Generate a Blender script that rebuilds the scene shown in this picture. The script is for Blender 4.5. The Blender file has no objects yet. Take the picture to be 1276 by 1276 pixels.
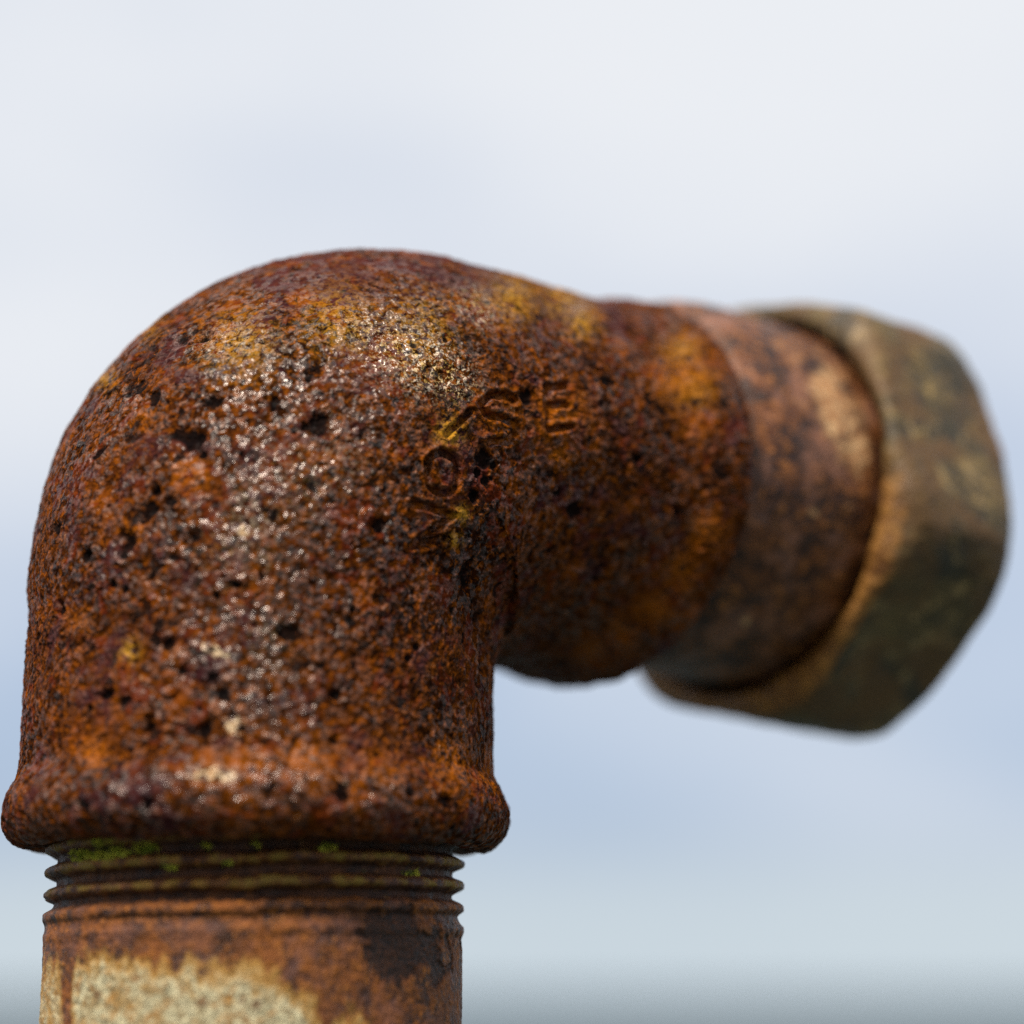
import bpy, math, random
import numpy as np

# ------------------------------------------------------------------ camera, light, sky
MM = 0.001
scene = bpy.context.scene
F_PX, CAM_X, CAM_D, CAM_Z, PITCH = 2632.9, 26.35, 221.2, -18.79, 0.2245     # photo is 1276 px wide; mm
cam_data = bpy.data.cameras.new("camera")
cam = bpy.data.objects.new("camera", cam_data)
scene.collection.objects.link(cam)
cam.location = (CAM_X * MM, -CAM_D * MM, CAM_Z * MM)
cam.rotation_euler = (math.pi / 2 + PITCH, 0, 0)
cam_data.sensor_width = 36.0
cam_data.lens = 36.0 * F_PX / 1276.0
cam_data.clip_start = 0.005
cam_data.clip_end = 20000.0
cam_data.dof.use_dof = True
cam_data.dof.focus_distance = 0.213
cam_data.dof.aperture_fstop = 8.2
scene.camera = cam

SUN_EL, SUN_AZ = math.radians(55), math.radians(206)      # behind the camera, a little to its left
world = bpy.data.worlds.new("World")
scene.world = world
world.use_nodes = True
wn, wl = world.node_tree.nodes, world.node_tree.links
wn.clear()
w_out = wn.new("ShaderNodeOutputWorld")
w_bg = wn.new("ShaderNodeBackground")
w_bg.inputs["Strength"].default_value = 0.10
sky = wn.new("ShaderNodeTexSky")
sky.sky_type = 'NISHITA'
sky.sun_disc = False
sky.sun_elevation = SUN_EL
sky.sun_rotation = SUN_AZ
sky.air_density = 1.2
sky.dust_density = 2.0
sky.ozone_density = 1.5
# soft broken cloud: a high bright sheet, thinning towards the horizon
tc = wn.new("ShaderNodeTexCoord")
mp = wn.new("ShaderNodeMapping")
mp.inputs["Scale"].default_value = (1.0, 1.0, 2.2)
mp.inputs["Location"].default_value = (0.35, 0.2, 0.1)
wl.new(tc.outputs["Generated"], mp.inputs["Vector"])
nz = wn.new("ShaderNodeTexNoise")
nz.inputs["Scale"].default_value = 2.3
nz.inputs["Detail"].default_value = 3.0
nz.inputs["Roughness"].default_value = 0.45
wl.new(mp.outputs["Vector"], nz.inputs["Vector"])
sep = wn.new("ShaderNodeSeparateXYZ")
wl.new(tc.outputs["Generated"], sep.inputs[0])
cover = wn.new("ShaderNodeMapRange")            # cloud cover by elevation
cover.inputs["From Min"].default_value = 0.07
cover.inputs["From Max"].default_value = 0.36
cover.inputs["To Min"].default_value = -0.10
cover.inputs["To Max"].default_value = 0.33
wl.new(sep.outputs["Z"], cover.inputs["Value"])
addc = wn.new("ShaderNodeMath"); addc.operation = 'ADD'
wl.new(nz.outputs["Fac"], addc.inputs[0]); wl.new(cover.outputs["Result"], addc.inputs[1])
thr = wn.new("ShaderNodeMapRange")
thr.interpolation_type = 'SMOOTHSTEP'
thr.inputs["From Min"].default_value = 0.28
thr.inputs["From Max"].default_value = 0.94
wl.new(addc.outputs[0], thr.inputs["Value"])
haze_mix = wn.new("ShaderNodeMixRGB")            # thin overcast veil over the blue
haze_mix.inputs["Fac"].default_value = 0.72
haze_mix.inputs["Color2"].default_value = (4.5, 5.7, 7.9, 1)
wl.new(sky.outputs["Color"], haze_mix.inputs["Color1"])
cmix = wn.new("ShaderNodeMixRGB")
cmix.inputs["Color2"].default_value = (8.35, 8.6, 9.0, 1)
wl.new(thr.outputs["Result"], cmix.inputs["Fac"])
wl.new(haze_mix.outputs["Color"], cmix.inputs["Color1"])
low = wn.new("ShaderNodeMapRange")              # pale sea haze lying along the horizon
low.interpolation_type = 'SMOOTHSTEP'
low.inputs["From Min"].default_value = 0.088
low.inputs["From Max"].default_value = 0.03
low.inputs["To Max"].default_value = 0.85
wl.new(sep.outputs["Z"], low.inputs["Value"])
hmix = wn.new("ShaderNodeMixRGB")
hmix.inputs["Color2"].default_value = (6.2, 7.05, 7.5, 1)
wl.new(low.outputs["Result"], hmix.inputs["Fac"])
wl.new(cmix.outputs["Color"], hmix.inputs["Color1"])
wl.new(hmix.outputs["Color"], w_bg.inputs["Color"])
wl.new(w_bg.outputs[0], w_out.inputs["Surface"])

sun_data = bpy.data.lights.new("sun", 'SUN')
sun_data.energy = 5.0
sun_data.angle = math.radians(10)
sun_data.color = (1.0, 0.94, 0.84)
sun = bpy.data.objects.new("sun", sun_data)
scene.collection.objects.link(sun)
sun.rotation_euler = (math.pi / 2 - SUN_EL, 0, math.pi - SUN_AZ)

scene.view_settings.view_transform = 'Standard'
scene.view_settings.look = 'None'
scene.view_settings.exposure = 0.0
scene.view_settings.gamma = 1.0
scene.view_settings.use_curve_mapping = False
scene.cycles.use_denoising = False
scene.cycles.max_bounces = 6

# ------------------------------------------------------------------ geometry fitted to the photo (mm)
TH, DROOP, H_ARM = 0.6573, 0.022, 41.2           # arm: yaw away from the camera, sag, height over the bead
R_PIPE, R_BODY, R_BEND = 21.2, 24.4, 18.74
ARM_SQ, BULGE = 0.862, 1.6                       # the casting is a little flattened towards the arm, fuller in the bend
L_ARM = 47.0
N_TH, N_DR = 0.665, 0.058                         # the nut sits slightly cocked on the arm
N_OX, N_OZ = 2.30, 2.80
Z = np.array([0., 0., 1.])


def axis_frame(th, dr):
    A = np.array([math.cos(th) * math.cos(dr), math.sin(th) * math.cos(dr), -math.sin(dr)])
    B = np.array([math.sin(th), -math.cos(th), 0.])
    U = np.cross(B, A)
    if U[2] < 0:
        U = -U
    return A, B, U


ARM_A, ARM_B, ARM_U = axis_frame(TH, DROOP)
NUT_A, NUT_B, NUT_U = axis_frame(N_TH, N_DR)
NUT_O = np.array([0, 0, H_ARM]) + ARM_A * 47. + ARM_B * N_OX + ARM_U * N_OZ - NUT_A * 47.


def to_px(P):
    """world mm -> photo pixel and depth (used to place the photographed marks on the built surface)"""
    v = P - np.array([CAM_X, -CAM_D, CAM_Z])
    c, s = math.cos(PITCH), math.sin(PITCH)
    d = v[..., 1] * c + v[..., 2] * s
    u = -v[..., 1] * s + v[..., 2] * c
    return 638. + F_PX * v[..., 0] / d, 638. - F_PX * u / d, d


# ------------------------------------------------------------------ noise
def _hash(ix, iy, iz, seed):
    h = (ix.astype(np.uint32) * np.uint32(374761393) + iy.astype(np.uint32) * np.uint32(668265263)
         + iz.astype(np.uint32) * np.uint32(2147483647) + np.uint32(seed * 974711 + 12345))
    h = (h ^ (h >> np.uint32(13))) * np.uint32(1274126177)
    h = (h ^ (h >> np.uint32(16))) * np.uint32(2246822519)
    return h ^ (h >> np.uint32(15))


_G = np.random.RandomState(3).normal(size=(256, 3)).astype(np.float32)
_G /= np.linalg.norm(_G, axis=1, keepdims=True)


def perlin(P, scale, seed=0):
    """gradient noise, about -1..1; scale = wavelength in mm"""
    p = (P / scale).astype(np.float32) + np.float32(500)
    i = np.floor(p).astype(np.int32)
    f = p - i
    w = f * f * f * (f * (f * 6 - 15) + 10)
    out = np.zeros(p.shape[:-1], np.float32)
    for dx in (0, 1):
        wx = w[..., 0] if dx else 1 - w[..., 0]
        for dy in (0, 1):
            wy = w[..., 1] if dy else 1 - w[..., 1]
            for dz in (0, 1):
                wz = w[..., 2] if dz else 1 - w[..., 2]
                g = _G[(_hash(i[..., 0] + dx, i[..., 1] + dy, i[..., 2] + dz, seed) & np.uint32(255)).astype(np.int64)]
                dot = g[..., 0] * (f[..., 0] - dx) + g[..., 1] * (f[..., 1] - dy) + g[..., 2] * (f[..., 2] - dz)
                out += wx * wy * wz * dot
    return out * 1.5


def sstep(x, a, b):
    t = np.clip((x - a) / (b - a), 0, 1)
    return t * t * (3 - 2 * t)


def blob(px, py, x, y, r, k=1.0):
    return np.exp(-(((px - x) ** 2 + ((py - y) * k) ** 2) / (r * r)))


def grid_normals(V, closed=True):
    du = np.gradient(V, axis=0)
    if closed:
        dv = np.roll(V, -1, 1) - np.roll(V, 1, 1)
    else:
        dv = np.gradient(V, axis=1)
    n = np.cross(du, dv)
    n /= np.linalg.norm(n, axis=-1, keepdims=True) + 1e-12
    return n


def resample(pts, ds):
    """a smooth profile through points (a, b), sampled every ds mm along its own length"""
    pts = np.array(pts, float)
    n = len(pts)
    fine = []
    for i in range(n - 1):
        p0, p1, p2, p3 = pts[max(i - 1, 0)], pts[i], pts[i + 1], pts[min(i + 2, n - 1)]
        for t in np.linspace(0, 1, 24, endpoint=False):
            m1 = (p2 - p0) * .5 if i > 0 else (p2 - p1)
            m2 = (p3 - p1) * .5 if i < n - 2 else (p2 - p1)
            L = np.linalg.norm(p2 - p1)
            m1 = m1 / max(np.linalg.norm(m1), 1e-9) * L
            m2 = m2 / max(np.linalg.norm(m2), 1e-9) * L
            fine.append((2 * t**3 - 3 * t**2 + 1) * p1 + (t**3 - 2 * t**2 + t) * m1
                        + (-2 * t**3 + 3 * t**2) * p2 + (t**3 - t**2) * m2)
    fine.append(pts[-1])
    fine = np.array(fine)
    d = np.concatenate([[0], np.cumsum(np.linalg.norm(np.diff(fine, axis=0), axis=1))])
    q = np.linspace(0, d[-1], max(2, int(round(d[-1] / ds)) + 1))
    return np.stack([np.interp(q, d, fine[:, 0]), np.interp(q, d, fine[:, 1])], 1)


def ring_angles(n, centre, amount=0.45):
    """n angles round a ring, packed closer about `centre` (the side that carries the detail)"""
    t = np.linspace(0, 2 * math.pi, n, endpoint=False)
    return centre + t - amount * np.sin(t)


# ------------------------------------------------------------------ mesh helpers
def quads_of(rows, cols, keep=None, flip=False):
    i = np.arange(rows - 1)[:, None] * cols
    j = np.arange(cols)[None, :]
    jn = (j + 1) % cols
    q = np.stack([i + j, i + jn, i + cols + jn, i + cols + j], -1)
    if flip:
        q = q[..., ::-1]
    return q                                     # (rows-1, cols, 4)


def make_mesh(name, V, Q, attrs, material, parent=None, smooth=True):
    V = V.reshape(-1, 3)
    Q = Q.reshape(-1, 4)
    used = np.unique(Q)
    remap = np.zeros(len(V), np.int64)
    remap[used] = np.arange(len(used))
    Q = remap[Q]
    V = V[used]
    me = bpy.data.meshes.new(name)
    me.vertices.add(len(V))
    me.vertices.foreach_set("co", (V * MM).astype(np.float32).ravel())
    me.loops.add(Q.size)
    me.loops.foreach_set("vertex_index", Q.astype(np.int32).ravel())
    me.polygons.add(len(Q))
    me.polygons.foreach_set("loop_start", np.arange(0, Q.size, 4, dtype=np.int32))
    me.polygons.foreach_set("loop_total", np.full(len(Q), 4, np.int32))
    me.update(calc_edges=True)
    if smooth:
        me.polygons.foreach_set("use_smooth", np.ones(len(Q), bool))
    for k, a in attrs.items():
        at = me.attributes.new(k, 'FLOAT', 'POINT')
        at.data.foreach_set("value", np.asarray(a, np.float32).reshape(-1)[used])
    me.validate()
    me.materials.append(material)
    ob = bpy.data.objects.new(name, me)
    scene.collection.objects.link(ob)
    if parent is not None:
        ob.parent = parent
    return ob


# ------------------------------------------------------------------ materials
class NT:
    def __init__(self, name):
        self.m = bpy.data.materials.new(name)
        self.m.use_nodes = True
        self.t = self.m.node_tree
        self.t.nodes.clear()
        self.out = self.t.nodes.new("ShaderNodeOutputMaterial")
        self.b = self.t.nodes.new("ShaderNodeBsdfPrincipled")
        self.t.links.new(self.b.outputs[0], self.out.inputs["Surface"])
        co = self.t.nodes.new("ShaderNodeTexCoord")
        mp = self.t.nodes.new("ShaderNodeMapping")
        mp.inputs["Scale"].default_value = (1000, 1000, 1000)
        self.t.links.new(co.outputs["Object"], mp.inputs["Vector"])
        self.co = mp.outputs["Vector"]                       # millimetres

    def link(self, a, b):
        self.t.links.new(a, b)

    def val(self, x, sock):
        if isinstance(x, (int, float)):
            sock.default_value = x
        elif isinstance(x, tuple):
            sock.default_value = x if len(x) == 4 else x + (1,)
        else:
            self.link(x, sock)

    def noise(self, wl, detail=4, rough=0.55, off=0, dist=0.0, stretch=None):
        n = self.t.nodes.new("ShaderNodeTexNoise")
        n.inputs["Scale"].default_value = 1.0 / wl
        n.inputs["Detail"].default_value = detail
        n.inputs["Roughness"].default_value = rough
        n.inputs["Distortion"].default_value = dist
        v = self.t.nodes.new("ShaderNodeMapping")
        v.inputs["Location"].default_value = (off * 17.3, off * 7.9, off * 29.1)
        if stretch:
            v.inputs["Scale"].default_value = stretch
        self.link(self.co, v.inputs["Vector"])
        self.link(v.outputs[0], n.inputs["Vector"])
        return n.outputs["Fac"]

    def voronoi(self, wl, off=0, feature='F1', out="Distance"):
        n = self.t.nodes.new("ShaderNodeTexVoronoi")
        n.feature = feature
        n.inputs["Scale"].default_value = 1.0 / wl
        v = self.t.nodes.new("ShaderNodeMapping")
        v.inputs["Location"].default_value = (off * 11.3, off * 5.9, off * 23.1)
        self.link(self.co, v.inputs["Vector"])
        self.link(v.outputs[0], n.inputs["Vector"])
        return n.outputs[out]

    def attr(self, name):
        n = self.t.nodes.new("ShaderNodeAttribute")
        n.attribute_name = name
        return n.outputs["Fac"]

    def ramp(self, x, a, b, lo=0.0, hi=1.0, smooth=True):
        n = self.t.nodes.new("ShaderNodeMapRange")
        n.interpolation_type = 'SMOOTHSTEP' if smooth else 'LINEAR'
        n.inputs["From Min"].default_value = a
        n.inputs["From Max"].default_value = b
        n.inputs["To Min"].default_value = lo
        n.inputs["To Max"].default_value = hi
        self.link(x, n.inputs["Value"])
        return n.outputs["Result"]

    def math(self, op, a, b=0.0, clamp=False):
        n = self.t.nodes.new("ShaderNodeMath")
        n.operation = op
        n.use_clamp = clamp
        self.val(a, n.inputs[0]); self.val(b, n.inputs[1])
        return n.outputs[0]

    def mix(self, fac, a, b):
        n = self.t.nodes.new("ShaderNodeMixRGB")
        self.val(fac, n.inputs["Fac"]); self.val(a, n.inputs["Color1"]); self.val(b, n.inputs["Color2"])
        return n.outputs["Color"]

    def bump(self, h, dist_mm, strength=1.0, normal=None):
        n = self.t.nodes.new("ShaderNodeBump")
        n.inputs["Distance"].default_value = dist_mm * MM
        n.inputs["Strength"].default_value = strength
        self.link(h, n.inputs["Height"])
        if normal is not None:
            self.link(normal, n.inputs["Normal"])
        return n.outputs["Normal"]


def rust_material(name):
    """scaled, pitted rust; attributes: pit (black holes), pale (bare cream flakes), dust (pale dusting, brightened to paint in glints), ochre, hot (fresh orange), fine (relief)"""
    k = NT(name)
    big = k.noise(8.0, 4, .55, 1, .5)
    mid = k.noise(2.4, 5, .62, 2, .8)
    small = k.noise(0.70, 4, .62, 3, .6)
    grain = k.noise(0.26, 3, .6, 4, .3)
    fine = k.attr("fine")
    huge = k.noise(15.0, 4, .6, 5, .6)
    tone = k.math('ADD', k.math('MULTIPLY', big, .55), k.math('ADD', k.math('MULTIPLY', mid, .30), k.math('MULTIPLY', huge, .30)))
    col = k.mix(k.ramp(tone, .44, .70), (.016, .0036, .0008), (.090, .0212, .0015))
    col = k.mix(k.math('MULTIPLY', k.ramp(small, .51, .64), .75), col, (.220, .053, .0022))
    col = k.mix(k.math('MULTIPLY', k.ramp(small, .48, .37), .85), col, (.0070, .0024, .0014))
    orange = k.math('MULTIPLY', k.ramp(k.noise(4.0, 5, .60, 6, .9), .55, .66), .65)
    col = k.mix(orange, col, (.235, .054, .0026))
    red = k.math('MULTIPLY', k.ramp(k.noise(3.6, 5, .62, 7, .9), .54, .64), .75)
    col = k.mix(red, col, (.110, .0165, .0045))
    plum_sky_tint = k.math('ADD', k.noise(4.6, 5, .65, 8, .5), k.math('MULTIPLY', k.attr("plum_sky_tint"), .11))  # random plum patches plus the painted sky reflection
    col = k.mix(k.math('MULTIPLY', k.ramp(plum_sky_tint, .53, .66), .75), col, (.048, .0130, .0150))
    black = k.ramp(k.noise(1.7, 4, .60, 9, .5), .59, .67)
    col = k.mix(k.math('MULTIPLY', black, .85), col, (.0050, .0030, .0030))
    scale = k.ramp(k.math('ADD', fine, k.math('MULTIPLY', k.math('SUBTRACT', grain, .5), 1.6)), .30, .75)   # mauve mill scale on the high grains, lightened to paint in glints
    col = k.mix(k.math('MULTIPLY', scale, .58), col, (.175, .080, .062))
    ochre = k.math('MULTIPLY', k.attr("ochre"), k.ramp(small, .40, .58))
    col = k.mix(ochre, col, (.52, .255, .020))
    hot = k.math('MULTIPLY', k.attr("hot"), k.ramp(small, .34, .56))
    col = k.mix(hot, col, (.33, .085, .0036))
    dust_glints = k.math('MULTIPLY', k.attr("dust_glints"), k.ramp(k.noise(.38, 4, .65, 12, .6), .50, .62))
    col = k.mix(dust_glints, col, k.mix(k.ramp(mid, .4, .6), (.56, .34, .09), (.78, .64, .48)))
    pale = k.math('ADD', k.math('MULTIPLY', k.math('SUBTRACT', small, .5), 2.6), k.math('SUBTRACT', grain, .5))
    pale = k.ramp(k.math('ADD', k.math('MULTIPLY', k.attr("pale"), .85), pale), .52, .95)
    col = k.mix(pale, col, k.mix(k.ramp(grain, .35, .60), (.40, .17, .040), (.78, .60, .38)))
    pit = k.attr("pit")
    pitm = k.ramp(k.math('ADD', pit, k.math('MULTIPLY', k.math('SUBTRACT', grain, .5), .8)), .25, .65)
    col = k.mix(k.math('MULTIPLY', pitm, .95), col, (.0040, .0028, .0028))
    k.link(col, k.b.inputs["Base Color"])
    # dull rust with glossy grains of scale
    gl = k.ramp(k.math('ADD', k.noise(.85, 2, .5, 14, .3), k.math('MULTIPLY', fine, .16)), .44, .56)
    gl = k.math('MULTIPLY', gl, k.math('SUBTRACT', 1.0, k.math('MULTIPLY', pitm, .85)))
    gl = k.math('MULTIPLY', gl, k.math('ADD', k.math('MULTIPLY', k.attr('gloss'), 1.0), k.ramp(k.noise(6.0, 3, .5, 15), .35, .62, .14, .55)), True)
    k.link(k.ramp(gl, 0, 1, .85, .27, False), k.b.inputs["Roughness"])
    k.link(k.ramp(gl, 0, 1, .03, .80, False), k.b.inputs["Specular IOR Level"])
    k.b.inputs["Specular Tint"].default_value = (1.0, .88, .80, 1)
    n1 = k.bump(k.noise(.80, 1, .5, 16, .3), .48, 1.0)
    n2 = k.bump(k.noise(.36, 1, .5, 17), .14, 1.0, n1)
    k.link(n2, k.b.inputs["Normal"])
    return k.m


def pipe_material():
    """galvanised pipe: rust below the thread, bare pale zinc further down; attributes zinc, scab, moss, fine"""
    k = NT("pipe_rust_and_zinc")
    mid = k.noise(2.4, 5, .6, 21, .5)
    small = k.noise(.6, 4, .6, 22, .3)
    grain = k.noise(.24, 3, .6, 23)
    streak = k.noise(1.3, 4, .6, 24, .3, (1, 1, .35))
    col = k.mix(k.ramp(mid, .34, .64), (.026, .0070, .0016), (.225, .064, .0055))
    col = k.mix(k.ramp(small, .52, .70), col, (.36, .115, .010))
    col = k.mix(k.math('MULTIPLY', k.ramp(small, .48, .30), .8), col, (.035, .010, .006))
    col = k.mix(k.math('MULTIPLY', k.ramp(k.noise(4, 4, .6, 25), .50, .66), .5), col, (.16, .065, .045))
    z = k.math('ADD', k.attr("zinc"), k.math('MULTIPLY', k.math('SUBTRACT', streak, .5), 1.5))
    z = k.math('ADD', z, k.math('MULTIPLY', k.math('SUBTRACT', small, .5), .5))
    edge = k.math('MULTIPLY', k.ramp(z, .22, .60), .85)
    col = k.mix(edge, col, (.46, .235, .040))
    zc = k.mix(k.ramp(small, .36, .64), (.34, .29, .16), (.88, .76, .46))
    zc = k.mix(k.math('MULTIPLY', k.ramp(mid, .50, .64), .75), zc, (.40, .20, .035))
    spots = k.ramp(k.math('ADD', k.voronoi(2.6, 3), k.math('MULTIPLY', k.math('SUBTRACT', small, .5), .5)), .24, .12)
    zc = k.mix(k.math('MULTIPLY', spots, .8), zc, (.16, .048, .010))
    zc = k.mix(k.math('MULTIPLY', k.ramp(grain, .54, .42), .8), zc, (.10, .075, .035))
    zc = k.mix(k.math('MULTIPLY', k.ramp(k.noise(1.1, 4, .65, 27, .8), .54, .62), .75), zc, (.36, .155, .020))
    col = k.mix(k.ramp(z, .42, .95), col, zc)
    fine_ = k.attr("fine")
    sc = k.ramp(k.math('ADD', k.attr("scab"), k.math('MULTIPLY', k.math('SUBTRACT', small, .5), .7)), .40, .55)
    col = k.mix(k.math('MULTIPLY', sc, .9), col, k.mix(k.ramp(grain, .5, .7), (.010, .004, .0025), (.16, .042, .006)))
    mo = k.ramp(k.math('ADD', k.attr("moss"), k.math('MULTIPLY', k.math('SUBTRACT', small, .5), 1.0)), .40, .75)
    col = k.mix(k.math('MULTIPLY', k.math('MULTIPLY', k.attr('olive'), k.ramp(fine_, -.5, .0)), k.ramp(mid, .42, .62)), col, (.20, .140, .016))
    col = k.mix(mo, col, (.10, .105, .010))
    fine = k.attr("fine")
    col = k.mix(k.math('MULTIPLY', k.ramp(fine, -.1, -.8), .7), col, (.016, .006, .004))
    k.link(col, k.b.inputs["Base Color"])
    k.link(k.ramp(mid, .3, .7, .40, .68), k.b.inputs["Roughness"])
    k.b.inputs["Specular IOR Level"].default_value = 0.35
    k.link(k.bump(grain, .16, 1.0, k.bump(small, .40, 1.0)), k.b.inputs["Normal"])
    return k.m


def nut_material():
    k = NT("weathered_brass")
    mid = k.noise(5.5, 5, .6, 31, .6)
    small = k.noise(1.4, 4, .6, 32, .4)
    grain = k.noise(.35, 3, .6, 33)
    col = k.mix(k.ramp(mid, .38, .62), (.040, .025, .007), (.120, .076, .022))
    col = k.mix(k.ramp(small, .54, .68), col, (.300, .195, .065))
    col = k.mix(k.math('MULTIPLY', k.ramp(k.noise(7, 4, .6, 34, .4), .50, .60), .85), col, (.024, .022, .013))
    col = k.mix(k.math('MULTIPLY', k.ramp(k.noise(3.2, 4, .6, 35, .4), .56, .68), .85), col, (.36, .23, .085))
    col = k.mix(k.math('MULTIPLY', k.ramp(k.noise(9, 5, .65, 36, .6), .44, .58), .85), col, (.110, .050, .010))
    ru = k.ramp(k.math('ADD', k.attr("rusty"), k.math('MULTIPLY', k.math('SUBTRACT', mid, .5), 1.1)), .40, .75)
    col = k.mix(ru, col, k.mix(k.ramp(small, .35, .65), (.13, .046, .007), (.32, .135, .020)))
    col = k.mix(k.math('MULTIPLY', k.attr("groove"), .95), col, (.012, .007, .004))
    k.link(col, k.b.inputs["Base Color"])
    k.b.inputs["Metallic"].default_value = 0.15
    k.link(k.ramp(small, .3, .7, .42, .70), k.b.inputs["Roughness"])
    k.link(k.bump(grain, .10, .8, k.bump(small, .35, 1.0)), k.b.inputs["Normal"])
    return k.m


def collar_material():
    k = NT("collar_rust_metal_highlight")
    mid = k.noise(3.6, 5, .6, 41, .7)
    small = k.noise(1.1, 4, .6, 42, .4)
    grain = k.noise(.3, 3, .6, 43)
    col = k.mix(k.ramp(mid, .38, .62), (.026, .0070, .002), (.120, .034, .005))
    col = k.mix(k.ramp(small, .50, .68), col, (.34, .115, .020))
    col = k.mix(k.math('MULTIPLY', k.ramp(k.noise(3.0, 5, .6, 45, .6), .52, .62), .9), col, (.020, .009, .006))
    col = k.mix(k.math('MULTIPLY', k.ramp(k.noise(4.5, 4, .6, 46), .48, .66), .6), col, (.30, .125, .070))
    pa = k.ramp(k.math('ADD', k.attr("pale"), k.math('MULTIPLY', k.math('SUBTRACT', mid, .5), 1.2)), .36, .80)
    col = k.mix(pa, col, k.mix(k.ramp(small, .35, .65), (.34, .13, .035), (.62, .38, .18)))
    k.link(col, k.b.inputs["Base Color"])
    k.link(k.ramp(small, .3, .7, .38, .62), k.b.inputs["Roughness"])
    k.b.inputs["Specular IOR Level"].default_value = 0.4
    k.link(k.bump(grain, .10, 1.0, k.bump(small, .25, 1.0)), k.b.inputs["Normal"])
    return k.m


def moss_material():
    k = NT("moss_green")
    n = k.noise(.8, 3, .6, 51)
    k.link(k.mix(k.ramp(n, .35, .65), (.20, .26, .012), (.60, .54, .045)), k.b.inputs["Base Color"])
    k.b.inputs["Roughness"].default_value = 0.8
    return k.m


def ground_material():
    k = NT("ground_grey_green")
    n = k.noise(900.0, 6, .6, 61)
    k.link(k.mix(k.ramp(n, .3, .7), (.018, .038, .038), (.030, .056, .055)), k.b.inputs["Base Color"])
    k.b.inputs["Roughness"].default_value = 0.36          # wet
    return k.m


M_RUST = rust_material("pitted_rust")
M_PIPE = pipe_material()
M_NUT = nut_material()
M_COLLAR = collar_material()
M_MOSS = moss_material()
M_GROUND = ground_material()

# ------------------------------------------------------------------ ground
GROUND_Z = -1000.0
S = 4.0e6
n = 25
gx = np.sign(np.linspace(-1, 1, n)) * np.abs(np.linspace(-1, 1, n)) ** 4 * S
GX, GY = np.meshgrid(gx, gx, indexing='ij')
GV = np.stack([GX, GY, np.full_like(GX, GROUND_Z)], -1)
i = (np.arange(n - 1)[:, None] * n + np.arange(n - 1)[None, :])
ground = make_mesh("ground", GV, np.stack([i, i + n, i + n + 1, i + 1], -1), {}, M_GROUND)
ground["kind"] = "structure"
ground["label"] = "flat wet teal grey ground stretching to a blurred horizon"

# ------------------------------------------------------------------ the pipe and its fittings
pipe_root = bpy.data.objects.new("standpipe", None)
scene.collection.objects.link(pipe_root)
pipe_root.empty_display_size = 0.02
pipe_root.location = (0, 0, GROUND_Z * MM)
pipe_root["label"] = "rusty upright pipe with a pitted cast elbow and a hexagonal nut on its side arm"
pipe_root["category"] = "pipe"
PIPE_INV = pipe_root.location.copy()


def adopt(ob, parent=pipe_root):
    ob.parent = parent
    if parent is pipe_root:
        ob.matrix_parent_inverse.translation = -PIPE_INV
    return ob


rng = np.random.RandomState(11)

# ---- elbow: profile (path length s, radius r) swept along the bend
beta = math.pi / 2 + DROOP
Tt = R_BEND * math.tan(beta / 2)
s_v0 = -4.4
s_bend0 = H_ARM - Tt
s_bend1 = s_bend0 + R_BEND * beta
s_end = s_bend1 + (L_ARM - Tt)
RA = 27.2
prof = [(-3.2, 20.5), (-4.2, 22.4), (-4.1, 24.0), (-3.1, 25.4), (-1.5, 26.05), (.2, 26.0), (1.5, 25.55), (2.5, 24.95), (3.3, 24.55), (4.4, R_BODY + .02), (8.0, R_BODY),
        (s_bend0 - 3, R_BODY), ((s_bend0 + s_bend1) / 2 - 6, R_BODY + .8 * BULGE), ((s_bend0 + s_bend1) / 2 + 4, R_BODY + BULGE), (s_bend1, R_BODY + 1.3),
        (s_end - 8.4, RA - 1.25), (s_end - 6.8, RA - 1.0), (s_end - 5.4, RA - .35), (s_end - 3.8, RA), (s_end - 1.4, RA - .05),
        (s_end - .35, RA - .45), (s_end + .1, RA - 1.5), (s_end, RA - 3.5), (s_end - .8, 20.4)]
sr = resample(prof, 0.13)
NPHI = 1060
phi = ring_angles(NPHI, math.radians(78))
s, r = sr[:, 0], sr[:, 1]
Hd = np.array([math.cos(TH), math.sin(TH), 0.])
ang = np.clip((s - s_bend0) / R_BEND, 0, beta)
Tn = np.cos(ang)[:, None] * Z + np.sin(ang)[:, None] * Hd
No = -np.cos(ang)[:, None] * Hd + np.sin(ang)[:, None] * Z
cen = np.array([0, 0, s_bend0]) + R_BEND * Hd
spine = np.where((s < s_bend0)[:, None], np.stack([0 * s, 0 * s, s], 1), cen + R_BEND * No)
spine = np.where((s > s_bend1)[:, None], np.array([0, 0, H_ARM]) + ARM_A * (Tt + s - s_bend1)[:, None], spine)
flat = 1 + (ARM_SQ - 1) * np.clip((s - s_bend0) / (s_bend1 - s_bend0), 0, 1)
ring = (np.cos(phi)[None, :, None] * No[:, None, :] * flat[:, None, None] + np.sin(phi)[None, :, None] * ARM_B)
V0 = spine[:, None, :] + r[:, None, None] * ring
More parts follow.
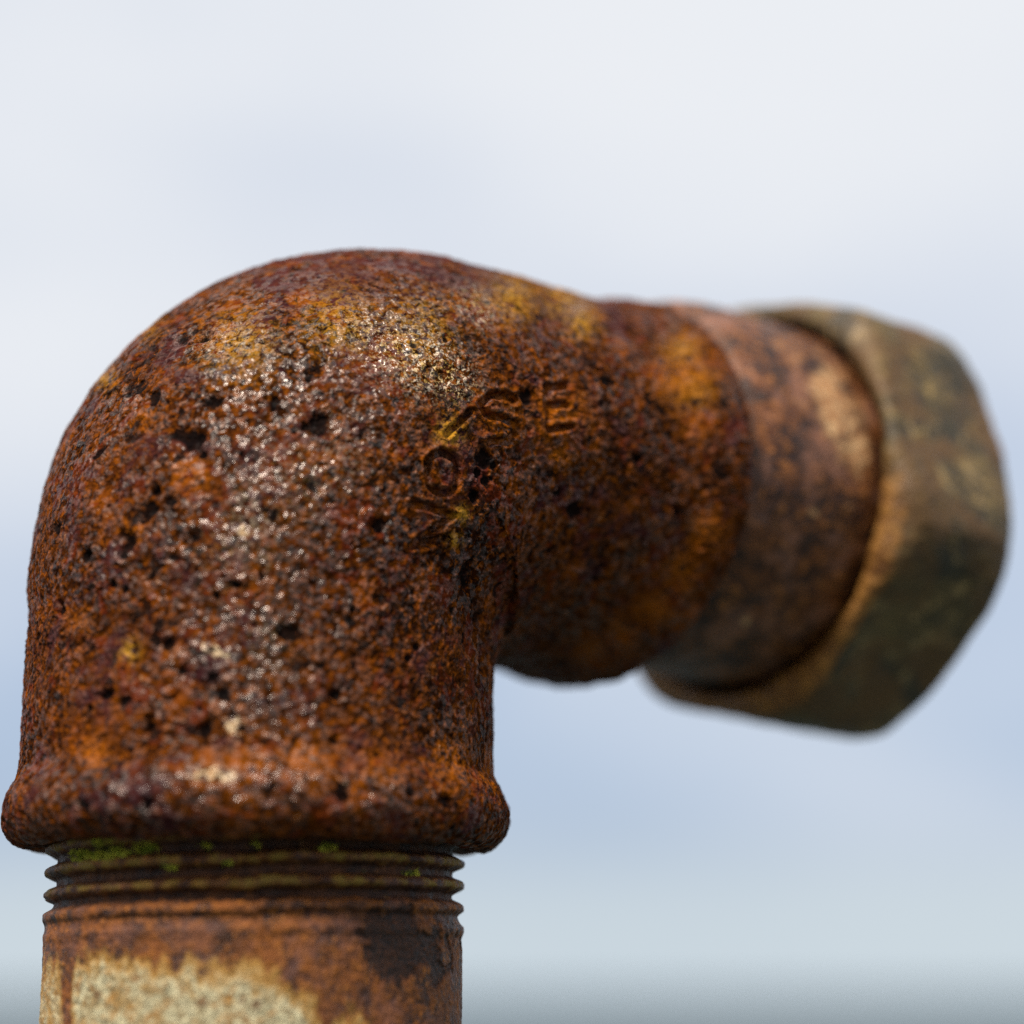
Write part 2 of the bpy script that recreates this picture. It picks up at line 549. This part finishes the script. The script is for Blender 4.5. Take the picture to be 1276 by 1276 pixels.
# fillet in the crotch, where the two branches run into each other
inner = sstep(-np.cos(phi), .1, .6)[None, :]
d_vert = np.where(V0[..., 2] < H_ARM, np.hypot(V0[..., 0], V0[..., 1]) - R_BODY, 9.)
rel = V0 - np.array([0, 0, H_ARM])
al = rel @ ARM_A
d_arm = np.where(al > 0, np.hypot((rel @ ARM_B), (rel @ ARM_U) / ARM_SQ) - R_BODY - .6, 9.)
other = np.where((s < (s_bend0 + s_bend1) / 2)[:, None], d_arm, d_vert)
KF = 10.0
hf = np.clip((KF - np.abs(other)) / KF, 0, 1)
V0 = V0 + (inner * np.where(other > -.5, hf * hf * KF / 4 * 1.2, 0))[..., None] * ring
Nrm = grid_normals(V0)
if (Nrm * ring).sum(-1).mean() < 0:
    Nrm = -Nrm
    FLIP = True
else:
    FLIP = False
rows, cols = V0.shape[:2]
px, py, dep = to_px(V0)
view = V0 - np.array([CAM_X, -CAM_D, CAM_Z])
front = (Nrm * view).sum(-1) < 0
first = np.zeros_like(front)                       # nearest layer: the vertical body hides the arm behind it
first[:] = front

# relief, mm
at_rim = sstep(-s, -4.6, -2.6)[:, None] + sstep(s, s_end - 7.5, s_end - 5.5)[:, None]
calm = np.clip(sum(blob(px, py, x, y, 42) for x, y in ((535, 655), (552, 590), (575, 525), (622, 520), (695, 508))), 0, 1) * front
disp = .28 * perlin(V0, 14, 1) + .16 * perlin(V0, 5, 2) + .10 * perlin(V0, 2.3, 3)
g1 = perlin(V0, 1.05, 4)
g2 = perlin(V0, .55, 5)
g3 = perlin(V0, .34, 6)
fine = .55 * g1 + .5 * g2 + .35 * g3
rough_amt = .75 + .5 * perlin(V0, 9, 7)
disp += rough_amt * (1 - .55 * calm) * (.150 * g1 + .120 * g2 + .070 * g3)
disp += .05 * np.abs(perlin(V0, .8, 8))
ero = perlin(V0, 3.4, 9) + .55 * perlin(V0, 1.5, 10) + .25 * perlin(V0, .7, 11) + .5 * perlin(V0, 16, 12)
hollow = sstep(ero, .45, .80) * (1 - .85 * calm)
disp -= .22 * hollow
disp += at_rim * (.26 * perlin(V0, 3.4, 14) + .14 * perlin(V0, 1.7, 15))
pit = (.52 * hollow * (.6 + .6 * sstep(perlin(V0, 1.2, 13), -.3, .3))).astype(np.float32)
crater = np.zeros((rows, cols), np.float32)


def window(i, j, rad):
    di = int(rad / .11) + 2
    dj = int(rad / .07) + 2
    ii = np.clip(np.arange(i - di, i + di + 1), 0, rows - 1)
    jj = np.arange(j - dj, j + dj + 1) % cols
    return np.ix_(np.unique(ii), np.unique(jj))


def add_pit(i, j, rad, depth, dark=1.0, rim=.30):
    w = window(i, j, rad * 1.8)
    c = V0[i, j]
    d = np.linalg.norm(V0[w] - c, axis=-1) / rad
    d = d * (1 + .55 * perlin(V0[w] + i * .37, rad * 1.1, 21)) + .32 * perlin(V0[w] + j * .11, rad * .55, 22)
    bowl = 1 - sstep(d, .10, 1.10)
    crater[w] = np.minimum(crater[w], -depth * bowl) + depth * rim * np.exp(-((d - 1.15) / .22) ** 2)
    pit[w] = np.maximum(pit[w], dark * bowl)


def find(x, y):
    """grid index of the surface point seen at photo pixel (x, y)"""
    d2 = (px - x) ** 2 + (py - y) ** 2
    cand = np.where(front & (d2 < 30), dep, 1e9)
    k = int(cand.argmin())
    if cand.flat[k] > 1e8:
        k = int(np.where(front, d2, 1e12).argmin())
    return divmod(k, cols)


# pits seen one by one in the photo: pixel x, y, radius px, darkness
SEEN = [(262, 497, 15, 1), (236, 545, 15, 1), (250, 562, 13, 1), (222, 536, 10, .8), (340, 496, 14, .8), (400, 521, 15, .9), (383, 528, 10, .8),
        (188, 608, 15, .9), (205, 622, 13, .9), (180, 632, 12, .9), (155, 672, 13, 1), (148, 690, 12, .9), (100, 692, 12, 1), (92, 607, 9, 1),
        (296, 722, 11, 1), (267, 738, 7, 1), (69, 757, 13, 1), (104, 690, 9, 1), (150, 732, 9, 1), (135, 727, 8, 1), (128, 862, 15, 1),
        (150, 873, 9, 1), (107, 880, 8, 1), (205, 800, 14, .9), (190, 795, 9, 1), (225, 832, 9, 1), (262, 838, 12, .9), (255, 905, 12, 1), (303, 904, 8, 1),
        (180, 905, 14, .7), (608, 568, 13, 1), (600, 590, 11, 1), (620, 580, 10, 1), (596, 618, 11, 1), (610, 600, 9, .8), (478, 655, 12, .8),
        (366, 785, 10, .9), (345, 640, 9, .8), (330, 715, 6, 1), (425, 865, 14, .8), (515, 820, 8, .8), (120, 560, 9, .9),
        (170, 470, 9, .9), (190, 492, 9, .9), (250, 415, 9, .7), (210, 690, 8, .9), (240, 665, 11, .7), (585, 720, 14, .6),
        (605, 830, 14, .6), (600, 770, 16, .5), (395, 455, 9, .7), (470, 350, 8, .8), (560, 420, 7, .8), (650, 380, 8, .8), (660, 495, 9, .9),
        (815, 495, 9, .8), (760, 470, 8, .8), (800, 570, 10, .9), (850, 640, 12, .8), (700, 620, 12, .8), (720, 640, 10, .9), (690, 690, 12, .6),
        (430, 985, 10, .9), (180, 1000, 12, .8), (345, 975, 8, .7), (520, 985, 8, .8), (560, 1000, 12, .8), (100, 1000, 9, .8), (65, 655, 9, .9),
        (330, 920, 9, .6), (445, 760, 7, .7), (390, 600, 7, .7), (300, 560, 8, .8), (275, 860, 10, .9), (160, 770, 9, .7), (48, 800, 8, .8)]
for x, y, rp, dk in SEEN:
    i0, j0 = find(x, y)
    if rp > 0:
        mmpp = dep[i0, j0] / F_PX
        add_pit(i0, j0, rp * mmpp * rng.choice([.8, 1.0, 1.25, 1.6]), min(.65, rp * mmpp * .55) * (0.6 + .4 * dk), dk)
# and many small ones all over, denser towards the lower left
for _ in range(1500):
    i0 = rng.randint(10, rows - 10)
    j0 = rng.randint(0, cols)
    rad = .16 + .42 * rng.rand() ** 3
    if perlin(V0[i0:i0 + 1, j0], 7, 31)[0] < rng.uniform(-.5, .3):
        continue
    add_pit(i0, j0, rad, rad * rng.uniform(.25, .6), rng.uniform(.25, .95), .1)
# round blisters
for x, y, rp in ((207, 848, 17), (465, 640, 12), (548, 588, 0), (225, 770, 0), (240, 980, 10), (335, 975, 9), (560, 1005, 10)):
    if rp:
        i0, j0 = find(x, y)
        rad = rp * dep[i0, j0] / F_PX
        w = window(i0, j0, rad * 1.6)
        d = np.linalg.norm(V0[w] - V0[i0, j0], axis=-1) / rad
        disp[w] += .28 * (1 - sstep(d, .7, 1.05)) - .12 * np.exp(-((d - 1.2) / .15) ** 2)
disp += crater
fine = np.clip(fine + np.clip(crater * 1.2, -1, 0), -1.2, 1.2)

# ---- lettering sunk into the casting: strokes in photo pixels, cut into the surface
i0, j0 = find(560, 590)
near_letters = front & (np.linalg.norm(V0 - V0[i0, j0], axis=-1) < 22)
LETTERS = {
    "n": [[(516, 626), (540, 632), (562, 643)], [(562, 643), (540, 660), (514, 679)], [(514, 679), (536, 677), (557, 669)]],
    "o": [[(552 + 19 * math.cos(a), 589 + 25 * math.sin(a)) for a in np.linspace(0, 2 * math.pi, 25)]],
    "slash": [[(558, 541), (571, 528), (586, 513)]],
    "s": [[(642, 499), (628, 491), (611, 493), (601, 504), (607, 516), (624, 521), (641, 527), (645, 540), (632, 549), (612, 550)]],
    "e": [[(681, 482), (682, 506), (684, 535)], [(681, 482), (706, 480)], [(682, 507), (703, 505)], [(684, 535), (709, 532)]],
}
letter_mask = {}
lx, ly = px, py
hot = np.zeros((rows, cols), np.float32)
sub = np.argwhere(near_letters)
sp = np.stack([px[near_letters], py[near_letters]], 1)
Psub = V0[near_letters]
wob = np.stack([perlin(Psub, 1.6, 41), perlin(Psub, 1.6, 42)], 1) * 3.0
worn = .50 + .50 * sstep(perlin(Psub, 1.8, 43), -.35, .15)
for key, strokes in LETTERS.items():
    best = np.full(len(sp), 1e9)
    for st in strokes:
        st = np.array(st, float)
        for a, b in zip(st[:-1], st[1:]):
            ab = b - a
            t = np.clip(((sp + wob - a) @ ab) / (ab @ ab + 1e-9), 0, 1)
            best = np.minimum(best, np.linalg.norm(sp + wob - a - t[:, None] * ab, axis=1))
    up = 1 - sstep(best, 3.0, 6.0)
    moat = np.exp(-((best - 8.5) / 2.8) ** 2)
    tmp = np.zeros((rows, cols))
    tmp[near_letters] = up * worn
    m2 = np.zeros((rows, cols))
    m2[near_letters] = moat
    disp += -.72 * tmp + .16 * m2
    pit = np.maximum(pit, (tmp * .45).astype(np.float32) * (perlin(V0, 1.4, 44) > .12))
    hot = np.maximum(hot, (.55 * tmp + .30 * m2).astype(np.float32) * (1.0 if key in "es" else .6))
    letter_mask[key] = tmp > .45

# ---- colour masks in the places where the photo shows them
on = front.astype(np.float32)
dust_glints = np.zeros((rows, cols), np.float32)
for x, y, rr, a in ((495, 435, 34, .85), (530, 452, 36, 1), (565, 470, 26, 1), (455, 412, 26, .6), (300, 425, 24, .35), (330, 430, 18, .3), (590, 375, 22, .5),
                    (260, 435, 22, .3), (600, 395, 16, .5), (720, 385, 18, .35), (310, 640, 30, .40), (360, 600, 50, .22), (300, 690, 50, .22), (420, 560, 50, .15), (340, 800, 40, .15)):
    dust_glints = np.maximum(dust_glints, a * blob(px, py, x, y, rr))  # pale dusting, its brightness also standing for painted glints
pale = np.zeros((rows, cols), np.float32)
for x, y, rr, k, a in ((272, 812, 13, 1.4, 1), (255, 806, 8, 1.3, .8), (292, 905, 12, 1.0, 1), (262, 966, 17, 2.0, 1), (283, 968, 15, 2.0, 1), (302, 662, 9, 1, .8), (315, 655, 7, 1, .8),
                       (345, 972, 10, 1.2, .6), (430, 975, 7, 1.5, .7), (245, 968, 10, 2.2, .8)):
    pale = np.maximum(pale, a * blob(px, py, x, y, rr * 1.25, k))
ochre = np.zeros((rows, cols), np.float32)
for x, y, rr, a in ((160, 810, 12, .8), (560, 538, 16, .9), (575, 640, 10, .8), (565, 672, 8, .9), (420, 400, 40, .4), (520, 410, 40, .4), (640, 370, 30, .5),
                    (700, 370, 26, .5), (725, 400, 20, .5), (180, 400, 18, .5), (130, 470, 14, .4), (860, 480, 26, .5), (850, 440, 22, .5), (300, 430, 40, .4)):
    ochre = np.maximum(ochre, a * blob(px, py, x, y, rr))
for x, y, rr, a in ((120, 940, 18, .9), (240, 590, 24, .8), (165, 660, 16, .8), (215, 810, 14, .6), (300, 955, 60, .38), (470, 955, 40, .42), (560, 950, 30, .6), (180, 520, 16, .6), (100, 775, 14, .6),
                    (620, 520, 30, .6), (700, 520, 30, .9), (697, 570, 16, .9), (850, 470, 36, .7), (865, 530, 22, .7), (880, 660, 24, .8), (850, 715, 24, .9), (815, 760, 22, .9), (775, 795, 20, .9),
                    (735, 815, 18, .8), (380, 950, 40, .5), (620, 965, 20, .6)):
    hot = np.maximum(hot, a * blob(px, py, x, y, rr))
plum_sky_tint = np.clip(sum(a * blob(px, py, x, y, q) for x, y, q, a in ((430, 345, 60, .8), (330, 350, 45, .6), (530, 340, 60, 1), (620, 345, 55, 1), (700, 365, 50, 1), (770, 390, 45, .8), (140, 640, 60, .6), (230, 450, 40, .5), (450, 330, 80, .5))), 0, 1)
plum_sky_tint *= on  # mauve reflection of the sky painted into the dome's colour
gloss = np.clip(sum(a * np.exp(-(((px - x) / rx) ** 2 + ((py - y) / ry) ** 2)) for x, y, rx, ry, a in (
    (315, 690, 105, 180, .85), (400, 600, 100, 100, .6), (500, 440, 75, 50, .8), (330, 880, 90, 60, .5), (290, 985, 150, 26, .9), (460, 990, 70, 22, .5), (300, 480, 70, 50, .4), (120, 640, 70, 120, .25))), 0, 1)
gloss *= on * (1 - .8 * calm)
dust_glints *= on; pale *= on; ochre *= on; hot *= on

VE = V0 + Nrm * disp[..., None]
QE = quads_of(rows, cols, flip=not FLIP)
E_ATTR = dict(fine=fine, pit=pit, dust_glints=dust_glints, pale=pale, ochre=ochre, hot=hot, plum_sky_tint=plum_sky_tint, gloss=gloss)
# pieces of the casting: body, the two beads, the sunken letters
s_mid = (s[:-1] + s[1:]) / 2
row_of = np.arange(rows - 1)
peak_lo = int(np.argmin(np.abs(s - 4.4) + 100 * (np.arange(rows) < 30)))
peak_hi = int(np.argmin(np.abs(s - (s_end - 7.4)) + 100 * (np.arange(rows) > rows - 60)))
piece = np.zeros((rows - 1, cols), int)
piece[:peak_lo] = 1
piece[peak_hi:] = 2
for kk, key in enumerate(LETTERS):
    m = letter_mask[key]
    mq = m[:-1] & m[1:]
    mq = mq & np.roll(mq, -1, 1)
    piece[mq & (piece == 0)] = 3 + kk
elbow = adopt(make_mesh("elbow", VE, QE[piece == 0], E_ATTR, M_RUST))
elbow["label"] = "deeply pitted orange brown cast elbow with worn sunken letters"
for v, lab in ((1, "thick rolled rim gripping the upright pipe"), (2, "square edged rim at the end of the side arm")):
    o = adopt(make_mesh("rim", VE, QE[piece == v], E_ATTR, M_RUST), elbow)
    o["label"] = lab
for kk, key in enumerate(LETTERS):
    if (piece == 3 + kk).any():
        o = adopt(make_mesh("sunken_letter", VE, QE[piece == 3 + kk], E_ATTR, M_RUST), elbow)
        o["label"] = {"slash": "slanting stroke sunk between the letters O and S"}.get(key, "worn sunken letter " + key.upper())
for o in elbow.children:
    o.matrix_parent_inverse.identity()

# ---- upright pipe with its exposed screw thread
zt = np.concatenate([np.arange(-2.0, -34.0, -.13), -34.0 - np.cumsum(np.linspace(.2, 16, 120))])
zt = zt[zt > GROUND_Z - 30]
NP = 900
ph = ring_angles(NP, -math.pi / 2 + .13)
PITCH_T = 2.27
zz, pp = np.meshgrid(zt, ph, indexing='ij')
C0 = np.stack([np.cos(pp), np.sin(pp), np.zeros_like(pp)], -1)
Pb = C0 * R_PIPE + zz[..., None] * Z
turn = (zz + 6.15) / PITCH_T - (pp + math.pi / 2) / (2 * math.pi) * .9
wv = np.abs((turn - np.round(turn))) * 2                       # 0 on a crest, 1 in a groove
wv = wv + .10 * perlin(Pb, 2.5, 51)
crest = 1 - sstep(wv + .12 * perlin(Pb, 1.0, 60), .15, .80)
fade = sstep(zz, -12.6, -9.0)                                  # the thread runs out
fade2 = sstep(zz, -14.2, -12.2)
R = R_PIPE - 1.25 * fade * (1 - crest) - .28 * (fade2 - fade) * (1 - crest) + .22 * fade2
noise_p = (.10 * perlin(Pb, 6, 52) + .06 * perlin(Pb, 2.0, 53) + .075 * perlin(Pb, .9, 54) + .06 * perlin(Pb, .45, 55))
ppx, ppy, pdep = to_px(Pb)
pfront = C0[..., 1] < .2
scab = np.zeros_like(zz)
for x, y, rx, a in ((470, 1160, 24, 1), (500, 1165, 36, 1), (478, 1195, 30, 1), (520, 1188, 36, .9), (548, 1210, 16, 1), (545, 1175, 26, .7), (500, 1205, 22, .9)):
    scab = np.maximum(scab, a * blob(ppx, ppy, x, y, rx))
scab *= pfront
scab = scab + .55 * perlin(Pb, 2.2, 58) * (scab > .05) + .25 * perlin(Pb, .8, 59) * (scab > .05)
edge_s = sstep(scab, .40, .52)
R = R + noise_p - .22 * edge_s
azim = (ppx - 312) / 260.0
lvl = -15.8 - 1.6 * sstep(azim, -.1, .3) - 3.2 * sstep(azim, .12, .42) - 2.6 * sstep(azim, .5, .8) + .8 * sstep(-azim, .5, .8)
zinc = sstep(lvl - zz + 1.3 * perlin(Pb, 3.0, 57), -2.2, 3.6)
zinc = np.where(pfront, zinc, .4)
zinc *= 1 - .9 * np.exp(-((ppx - 84) / 9.0) ** 2) * pfront
zinc *= 1 - .30 * (ppx < 84) * pfront
zinc *= 1 - .55 * sstep(azim, .42, .7)
moss = np.zeros_like(zz)
for x, y, rx, a in ((130, 1060, 30, .8), (95, 1066, 20, .8), (175, 1056, 24, .55), (212, 1080, 9, .8), (285, 1074, 7, .8), (250, 1054, 18, .45), (320, 1052, 30, .34), (410, 1056, 40, .34),
                    (462, 1085, 10, .6), (522, 1087, 12, .75), (340, 1080, 20, .3), (270, 1080, 20, .3)):
    moss = np.maximum(moss, a * blob(ppx, ppy, x, y, rx, 2.2))
moss *= pfront
fine_p = -(1 - crest) * fade * .9 + (perlin(Pb, .9, 54) * .4)
VP = C0 * R[..., None] + zz[..., None] * Z
rows_p, cols_p = zz.shape
QP = quads_of(rows_p, cols_p)
olive = sstep(zz, -9.9, -8.6) * .8
P_ATTR = dict(olive=olive, fine=fine_p, zinc=zinc, scab=scab, moss=moss)
cut = int(np.argmin(np.abs(zt + 13.4)))
pp_piece = np.zeros((rows_p - 1, cols_p), int)
pp_piece[:cut] = 1
riser = adopt(make_mesh("upright_pipe", VP, QP[pp_piece == 0], P_ATTR, M_PIPE))
riser["label"] = "pale galvanised pipe with rust spreading down from its thread"
thr_o = adopt(make_mesh("screw_thread", VP, QP[pp_piece == 1], P_ATTR, M_PIPE), riser)
thr_o["label"] = "rusty exposed screw thread with moss in its grooves"
thr_o.matrix_parent_inverse.identity()

# moss tufts in the first groove under the rim
mv, mf = [], []
random.seed(5)
wts = (moss * (zz > -9.5) * (zz < -3.6)).ravel()
wts = np.where(wts > .30, wts, 0)
idx = rng.choice(len(wts), 3200, p=wts / wts.sum())
VPf = VP.reshape(-1, 3)
NPf = grid_normals(VP).reshape(-1, 3)
if (NPf * C0.reshape(-1, 3)).sum(-1).mean() < 0:
    NPf = -NPf
clump = perlin(VPf[idx], 1.1, 61)
for k_, ii in enumerate(idx):
    if clump[k_] < -.05:
        continue
    p0 = VPf[ii]
    d = NPf[ii] + rng.normal(0, .5, 3) + np.array([0, 0, .4])
    d /= np.linalg.norm(d)
    L = rng.uniform(.15, .60)
    e1 = np.cross(d, rng.normal(0, 1, 3)); e1 /= np.linalg.norm(e1)
    e2 = np.cross(d, e1)
    w_ = rng.uniform(.03, .065)
    b = len(mv)
    mv += [p0 - d * .05 + e1 * w_, p0 - d * .05 + e2 * w_, p0 - d * .05 - (e1 + e2) * w_ * .7, p0 + d * L]
    mf += [(b, b + 1, b + 3), (b + 1, b + 2, b + 3), (b + 2, b, b + 3)]
me = bpy.data.meshes.new("moss")
me.from_pydata([tuple(q * MM) for q in mv], [], mf)
me.materials.append(M_MOSS)
mo = bpy.data.objects.new("moss", me)
scene.collection.objects.link(mo)
adopt(mo, riser)
mo.matrix_parent_inverse.identity()
mo["kind"] = "stuff"
mo["label"] = "bright green moss under the rim"


# ---- turned collar and hexagonal nut on the side arm
def lathe(prof_lr, ds, nphi, ph0):
    lr = resample(prof_lr, ds)
    a = ring_angles(nphi, ph0, .35)
    return lr[:, 0], lr[:, 1], a


def place(l, rad, a):
    """l (n,), rad (n, m), a (m,) -> points about the nut's own axis"""
    return (NUT_O + NUT_A * l[:, None, None]
            + rad[..., None] * (np.cos(a)[None, :, None] * NUT_B + np.sin(a)[None, :, None] * NUT_U))


def outward(V, centre):
    n_ = grid_normals(V)
    ref = V - centre
    if (n_ * ref).sum(-1).mean() < 0:
        return -n_, True
    return n_, False


l, rr, a = lathe([(43, 20.0), (47.4, 20.4), (49.4, 21.6), (52, 22.5), (57, 22.9), (63, 23.0), (68.4, 23.0), (71, 22.8)], .16, 620, .4)
Vc = place(l, np.repeat(rr[:, None], len(a), 1), a)
nn, flip = outward(Vc, (NUT_O + NUT_A * l[:, None, None]))
dc = .16 * perlin(Vc, 7, 71) + .08 * perlin(Vc, 2.4, 72) + .06 * perlin(Vc, .9, 73) + .03 * perlin(Vc, .45, 74)
cx_, cy_, _ = to_px(Vc)
cpale_highlight = np.zeros(Vc.shape[:2])
for x, y, q, am in ((1030, 480, 44, .62), (1048, 520, 46, .70), (1055, 560, 40, .66), (1000, 450, 44, .42), (960, 425, 36, .36), (1045, 620, 24, .42), (1015, 635, 12, .55), (975, 620, 9, .5), (1050, 680, 14, .5), (968, 655, 8, .5), (930, 775, 8, .8),
                    (985, 420, 24, .4), (1055, 630, 14, .6), (1020, 440, 20, .5)):
    cpale_highlight = np.maximum(cpale_highlight, am * blob(cx_, cy_, x, y, q))  # long pale highlight painted into the collar's colour, with small worn spots
cpale_highlight *= ((nn * (Vc - np.array([CAM_X, -CAM_D, CAM_Z]))).sum(-1) < 0)
collar = adopt(make_mesh("collar", Vc + nn * dc[..., None], quads_of(*Vc.shape[:2], flip=not flip), dict(pale=cpale_highlight), M_COLLAR))
collar["label"] = "round rusty collar with worn pale metal and a painted highlight between elbow and nut"

ROT, RH = -0.233, 30.5
a = ring_angles(760, .35, .35)
nl = [(71.5, 23.1), (69.2, 23.7), (68.2, 24.3), (67.9, 25.2), (68.3, 26.4), (69.4, 27.8), (71.0, 28.9), (73.5, 29.5), (79, 29.7), (83, 29.5), (86, 28.8), (87.8, 27.4),
      (88.7, 25.5), (88.8, 22.5), (88.0, 21.0), (83, 20.6), (77, 20.4), (76.5, 12), (76.5, .3)]
lr = resample(nl, .20)
l, rc = lr[:, 0], lr[:, 1]
aa = (a - ROT) % (math.pi / 3) - math.pi / 6
hexr = RH * math.cos(math.pi / 6) / np.cos(aa)                      # flat-sided outline
hexr = (hexr ** -34. + 30.0 ** -34.) ** (-1 / 34.)                  # worn, rounded corners
rc2, hx = np.meshgrid(rc, hexr, indexing='ij')
kk = 1.6
hs = np.clip(.5 + .5 * (hx - rc2) / kk, 0, 1)
rad = hx * (1 - hs) + rc2 * hs - kk * hs * (1 - hs)                # soft minimum of cone and hexagon
Vn = place(l, rad, a)
nn, flip = outward(Vn[:len(l) // 2], (NUT_O + NUT_A * l[:len(l) // 2, None, None]))
nn = grid_normals(Vn)
if flip:
    nn = -nn
dn = .38 * perlin(Vn, 11, 81) + .22 * perlin(Vn, 4, 82) + .09 * perlin(Vn, 1.3, 83) + .03 * perlin(Vn, .6, 84)
ll = np.repeat(l[:, None], len(a), 1)
first_half = (np.arange(len(l)) < np.argmax(l))[:, None]
rusty = np.where(first_half, 1 - sstep(ll, 68.6, 70.6), 0) * .85 + sstep(ll, 86.0, 88.0) * .6
nx_, ny_, _ = to_px(Vn)
rusty = rusty * np.where(first_half & (ll < 72), .25 + .75 * sstep(ny_, 470, 720), 1)
groove = np.where(first_half & (rad < 24.2), 1.0, 0)
nut = adopt(make_mesh("hex_nut", Vn + nn * dn[..., None], quads_of(*Vn.shape[:2], flip=not flip), dict(rusty=rusty, groove=groove), M_NUT))
nut["label"] = "dull olive and brown hexagonal nut with rounded corners"
